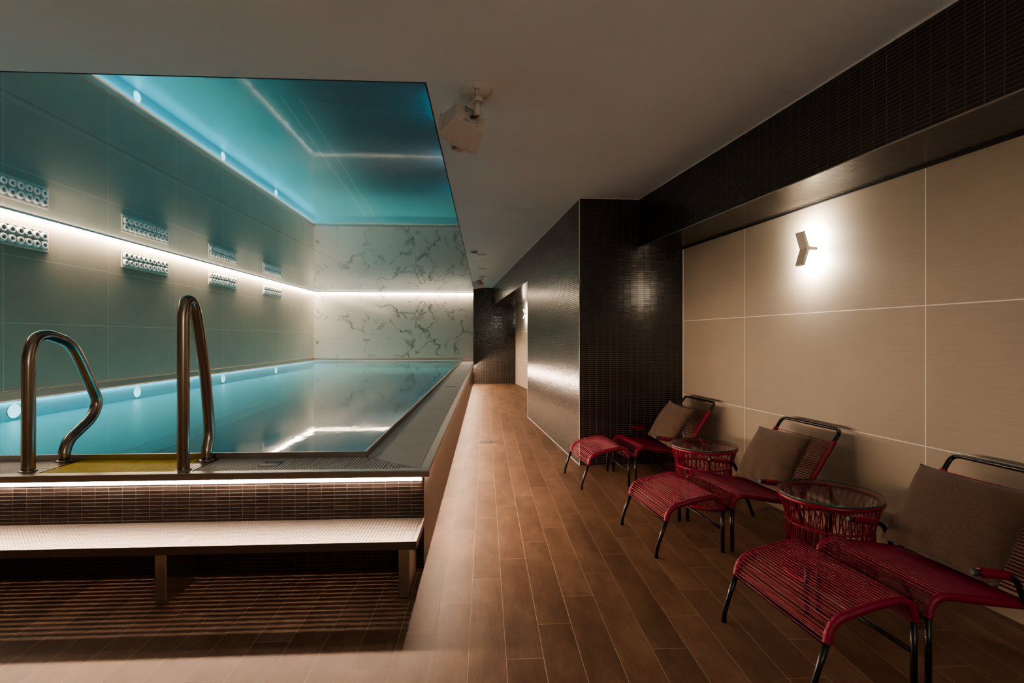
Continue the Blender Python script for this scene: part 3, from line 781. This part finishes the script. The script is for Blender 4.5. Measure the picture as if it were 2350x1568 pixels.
def make_footstool():
    o = empty('footstool')
    # local: u from -.48 (foot end) to -.06 (chair side); v from 0 to WD
    top = [(-.416, .208), (-.410, .250), (-.372, .288), (-.25, .316), (-.125, .335), (-.080, .318), (-.061, .268), (-.061, .25)]
    T3 = lambda y: fillet([Vector((a, y, b)) for a, b in top], .03, 4)
    for y in (0, WD):
        m = MB(); m.tube(T3(y), .0105, 10); m.build('side_rail', M['tube'], o)
        m = MB(); wrap(m, T3(y)); m.build('cord_wrap', M['cord2'], o)
        m = MB(); m.tube(fillet([(-.416, y, .208), (-.462, y, .095), (-.480, y, .035), (-.480, y, 0)], .03), .0112, 12); m.build('leg', M['tube'], o)
        m = MB(); m.tube([(-.061, y, .25), (-.061, y, 0)], .0112, 12); m.build('leg', M['tube'], o)
    m = MB(); m.tube([(-.418, 0, .203), (-.418, WD, .203)], .0085, 10); m.build('crossbar', M['tube'], o)
    m = MB(); m.tube([(-.061, 0, .137), (-.061, WD, .137)], .0085, 10); m.build('crossbar', M['tube'], o)
    m = MB(); cords(m, [(p.x, p.z) for p in T3(0)], 0, WD, .0138, .0020); m.build('cord_seat', M['cord'], o)
    return o
def make_chair():
    o = empty('lounge_chair')
    seat = [(0, .258), (.006, .300), (.045, .330), (.10, .326), (.20, .304), (.335, .280), (.435, .262)]
    back = [(.455, .285), (.541, .411), (.692, .631)]
    for y in (0, WD):
        S = fillet([Vector((a, y, b)) for a, b in seat], .03, 4)
        m = MB(); m.tube([(0, y, 0), (0, y, .262)], .0112, 12); m.build('leg', M['tube'], o)
        m = MB(); wrap(m, S); wrap(m, [Vector((a, y, b)) for a, b in back]); m.build('cord_wrap', M['cord2'], o)
    full = [(0, 0, .25)] + [(a, 0, b) for a, b in seat] + [(.450, 0, .272), (.541, 0, .411), (.692, 0, .631), (.742, 0, .700), (.742, WD, .700), (.692, WD, .631), (.541, WD, .411), (.450, WD, .272)] + [(a, WD, b) for a, b in seat[::-1]] + [(0, WD, .25)]
    m = MB(); m.tube(resample(fillet(full, .055, 6), .01), .0110, 12); m.build('frame', M['tube'], o)
    m = MB(); m.tube([(.455, 0, .262), (.455, WD, .262)], .0085, 10); m.build('crossbar', M['tube'], o)
    m = MB(); m.tube([(0, 0, .250), (0, WD, .250)], .0085, 10); m.build('crossbar', M['tube'], o)
    S0 = fillet([Vector((a, 0, b)) for a, b in seat], .03, 4)
    front = [(p.x, p.z) for p in S0 if p.x < .075]; rear = [(p.x, p.z) for p in S0 if p.x >= .07]
    m = MB(); cords(m, front, 0, WD, .0135); cords(m, rear, 0, WD, .0096, .0020); m.build('cord_seat', M['cord'], o)
    m = MB(); cords(m, back, 0, WD, .0150); m.build('cord_back', M['cord'], o)
    for y, s in ((0, -1), (WD, 1)):
        ya = y + s * .016
        arm = fillet([(.190, ya, .413), (.320, ya, .393), (.368, ya, .372), (.405, ya + 0, .290), (.436, y + s * .020, .20)], .03, 5)
        m = MB(); m.tube(arm, .0108, 12); a = m.build('armrest', M['tube'], o)
        m = MB(); wrap(m, [(.200, ya, .4115), (.322, ya, .3927)], .0165); m.build('cord_wrap', M['cord2'], a)
        m = MB(); m.tube([(.170, ya, .416), (.174, ya, .4155), (.194, ya, .4125)], .0125, 14, rf=lambda i: (.009, .0135, .0135)[i]); m.build('end_cap', M['cap'], a)
        m = MB(); m.tube(fillet([(.436, y + s * .020, .20), (.465, y + s * .012, .119), (.495, y + s * .004, .04), (.507, y, 0)], .04, 5), .0108, 12); m.build('leg', M['tube'], o)
    return o
def make_table():
    o = empty('side_table')
    rt, rw, rb = .236, .198, .214; zt, zw, zb = .424, .285, .014
    for r, z in ((rt, zt), (rw, zw), (rb, zb)):
        n = 170; m = MB()
        m.tube([(r * math.cos(2 * PI * i / n), r * math.sin(2 * PI * i / n), z) for i in range(n)], .0125 if z != zw else .007, 8, closed=True,
               rf=(lambda i: .0125 + (.0012 if i % 2 else -.0008)) if z != zw else (lambda i: .0072 + (.0016 if i % 4 < 2 else -.001)))
        m.build('ring', M['cord2'], o)
    m = MB(); n = 40
    for i in range(n):
        a = 2 * PI * i / n
        for s, rr in ((1, .003), (-1, -.003)):
            d = s * 2 * PI / n * .9
            p = lambda ang, r, z: (r * math.cos(ang), r * math.sin(ang), z)
            m.tube([p(a - d * .5, rt + rr, zt), p(a, (rt * .45 + rw * .55) + rr, (zt + zw) / 2), p(a + d * .5, rw + rr, zw)], .0028, 6, cap=False)
            m.tube([p(a + d * .5, rw + rr, zw), p(a + d * .2, (rw * .6 + rb * .4) + rr, (zw + zb) / 2), p(a - d * .3, rb + rr, zb)], .0028, 6, cap=False)
    m.build('cord_lattice', M['cord'], o)
    for k in range(4):
        a = PI / 4 + k * PI / 2; p = lambda r, z: (r * math.cos(a), r * math.sin(a), z)
        m = MB(); m.tube([p(rt - .014, zt), p(rw - .014, zw), p(rb - .012, zb - .002)], .007, 10); m.build('leg', M['tube'], o)
    m = MB(); R = .2475
    m.lathe([(R - .001, .4365), (R, .4375), (R, .4445), (R - .001, .4455)], n=72, mi=1)
    m.lathe([(R - .001, .4455), (.0001, .4455)], n=72, mi=0, smooth=False)
    m.build('glass_top', [M['glass'], M['edge']], o)
    return o
def place(o, org, label, cat, group):
    o.location = (org[0], org[1], 0); o.rotation_euler = (0, 0, ANG); tag(o, label, cat, group)
ORG = [(1.602, 1.733), (1.463, 2.904), (1.282, 4.221)]
WH = ['nearest the camera, partly out of frame at the right', 'in the middle of the three, below the wall lamp', 'farthest, beside the dark tiled column']
ch = make_chair(); fs_ = make_footstool(); tb = make_table()
clab = ['red cord lounge chair nearest the camera, cut off at the right edge', 'red cord lounge chair in the middle, between the two glass tables', 'red cord lounge chair farthest back beside the dark tiled column']
flab = ['red cord footstool nearest the camera in the bottom right foreground', 'red cord footstool in front of the middle lounge chair', 'red cord footstool farthest back beside the dark column corner']
for i, (x, y) in enumerate(ORG):
    c = ch if i == 0 else copy_tree(ch); place(c, (x, y), clab[i], 'lounge chair', 'red cord lounge chairs along the right wall')
    f = fs_ if i == 0 else copy_tree(fs_); place(f, (x, y), flab[i], 'footstool', 'red cord footstools in front of the chairs')
for i, ((x, y), lb) in enumerate((((1.838, 2.592), 'round red cord side table with glass top between near and middle chairs'), ((1.690, 3.808), 'round red cord side table with glass top between middle and far chairs'))):
    t_ = tb if i == 0 else copy_tree(tb); place(t_, (x, y), lb, 'side table', 'round glass side tables')

# cushions
def cushion(org, w, h, th, u0, z0, al, vc, twist, seed, label, col):
    rnd = random.Random(seed); n = 40; al = math.radians(al)
    ex = V2 * -1; ey = U2 * math.cos(al) + Vector((0, 0, math.sin(al))); ez = ex.cross(ey)   # ez faces the camera side
    if ez.z < 0: ez = -ez
    ph = [rnd.uniform(0, 6) for _ in range(8)]
    def P_(a, b, side):
        k = 1 - .055 * (1 - b * b) * abs(a) ** 3; k2 = 1 - .055 * (1 - a * a) * abs(b) ** 3
        x, y = a * w / 2 * k, b * h / 2 * k2
        t = max(0.0, (1 - abs(a) ** 2.6) * (1 - abs(b) ** 2.6)) ** .55 * th / 2
        edge = (abs(a) ** 3 + abs(b) ** 3)
        wr = .0035 * edge * math.sin(9 * a + 5 * b + ph[0]) + .0045 * max(0, a) ** 2 * math.sin(16 * b + 3 * a + ph[1]) + .004 * max(0, -b) ** 2 * math.sin(14 * a + ph[2])
        t = t + (wr if t > .004 else 0)
        return x, y, side * t
    vs = []; fs = []
    for side in (1, -1):
        for i in range(n + 1):
            for j in range(n + 1): vs.append(P_(-1 + 2 * i / n, -1 + 2 * j / n, side))
    N1 = n + 1; off = N1 * N1
    for i in range(n):
        for j in range(n):
            a, b, c, d = i * N1 + j, (i + 1) * N1 + j, (i + 1) * N1 + j + 1, i * N1 + j + 1
            fs.append((a, b, c, d)); fs.append((off + a, off + d, off + c, off + b))
    m = MB(); m.add(vs, fs, 0, True)
    o = m.build('cushion', col)
    import bmesh
    bm = bmesh.new(); bm.from_mesh(o.data); bmesh.ops.remove_doubles(bm, verts=bm.verts, dist=.0004); bm.to_mesh(o.data); bm.free()
    ct = Vector((org[0], org[1], 0)) + U2 * u0 + V2 * vc + Vector((0, 0, z0)) + ey * (h / 2)
    R = Matrix((ex, ey, ez)).transposed().to_4x4()
    o.matrix_world = Matrix.Translation(ct) @ R @ Matrix.Rotation(math.radians(twist), 4, 'Z')
    tag(o, label, 'cushion', 'taupe cushions on the lounge chairs')
    return o
cushion(ORG[0], .49, .41, .13, .345, .315, 58, .275, 0, 1, 'taupe square cushion on the nearest lounge chair, at the right edge', M['taupe'])
cushion(ORG[1], .49, .40, .13, .345, .315, 58, .255, 3, 5, 'taupe square cushion on the middle lounge chair', M['taupe'])
cushion(ORG[2], .49, .40, .13, .345, .315, 58, .265, -4, 9, 'taupe square cushion on the farthest lounge chair by the column', M['taupe'])

# ------------------------------------------------------------------ added fill lights behind the camera
def area(name, loc, tgt, sx, sy, power, color):
    li = bpy.data.lights.new(name, 'AREA'); li.shape = 'RECTANGLE'; li.size = sx; li.size_y = sy; li.energy = power; li.color = color
    l = bpy.data.objects.new(name, li); COL.objects.link(l); l.location = loc
    l.rotation_euler = (Vector(tgt) - Vector(loc)).to_track_quat('-Z', 'Y').to_euler(); return l
area('fill_light', (.6, -2.2, 2.3), (.4, 3.0, 2.6), 1.6, .4, 4, (1.0, .84, .68))  # added weak fill, stands for no particular fixture
area('ceiling_fill', (.9, -1.7, 1.7), (1.1, -.4, 2.7), 1.4, .3, 22, (1.0, .90, .76))  # added fill aimed up to brighten the ceiling
w = bpy.data.worlds.new('World'); SC.world = w; w.use_nodes = True
w.node_tree.nodes['Background'].inputs[0].default_value = (.9, .8, .7, 1); w.node_tree.nodes['Background'].inputs[1].default_value = .01

# ------------------------------------------------------------------ camera
cd = bpy.data.cameras.new('Camera'); cam = bpy.data.objects.new('Camera', cd); COL.objects.link(cam)
cd.sensor_width = 36; cd.lens = 36 * 1150 / 2350; cd.shift_y = -8 / 2350; cd.clip_start = .05
cam.location = (0, 0, 1.27); cam.rotation_euler = (PI / 2, 0, -math.atan(61 / 1150))
SC.camera = cam
SC.view_settings.view_transform = 'AgX'; SC.view_settings.look = 'AgX - Medium High Contrast'; SC.view_settings.exposure = 0.14
SC.cycles.use_denoising = True
SC.cycles.max_bounces = 7; SC.cycles.diffuse_bounces = 3; SC.cycles.glossy_bounces = 4; SC.cycles.transparent_max_bounces = 8
SC.cycles.use_adaptive_sampling = True; SC.cycles.adaptive_threshold = .06; SC.cycles.adaptive_min_samples = 20
SC.cycles.sample_clamp_indirect = 6; SC.cycles.blur_glossy = .5
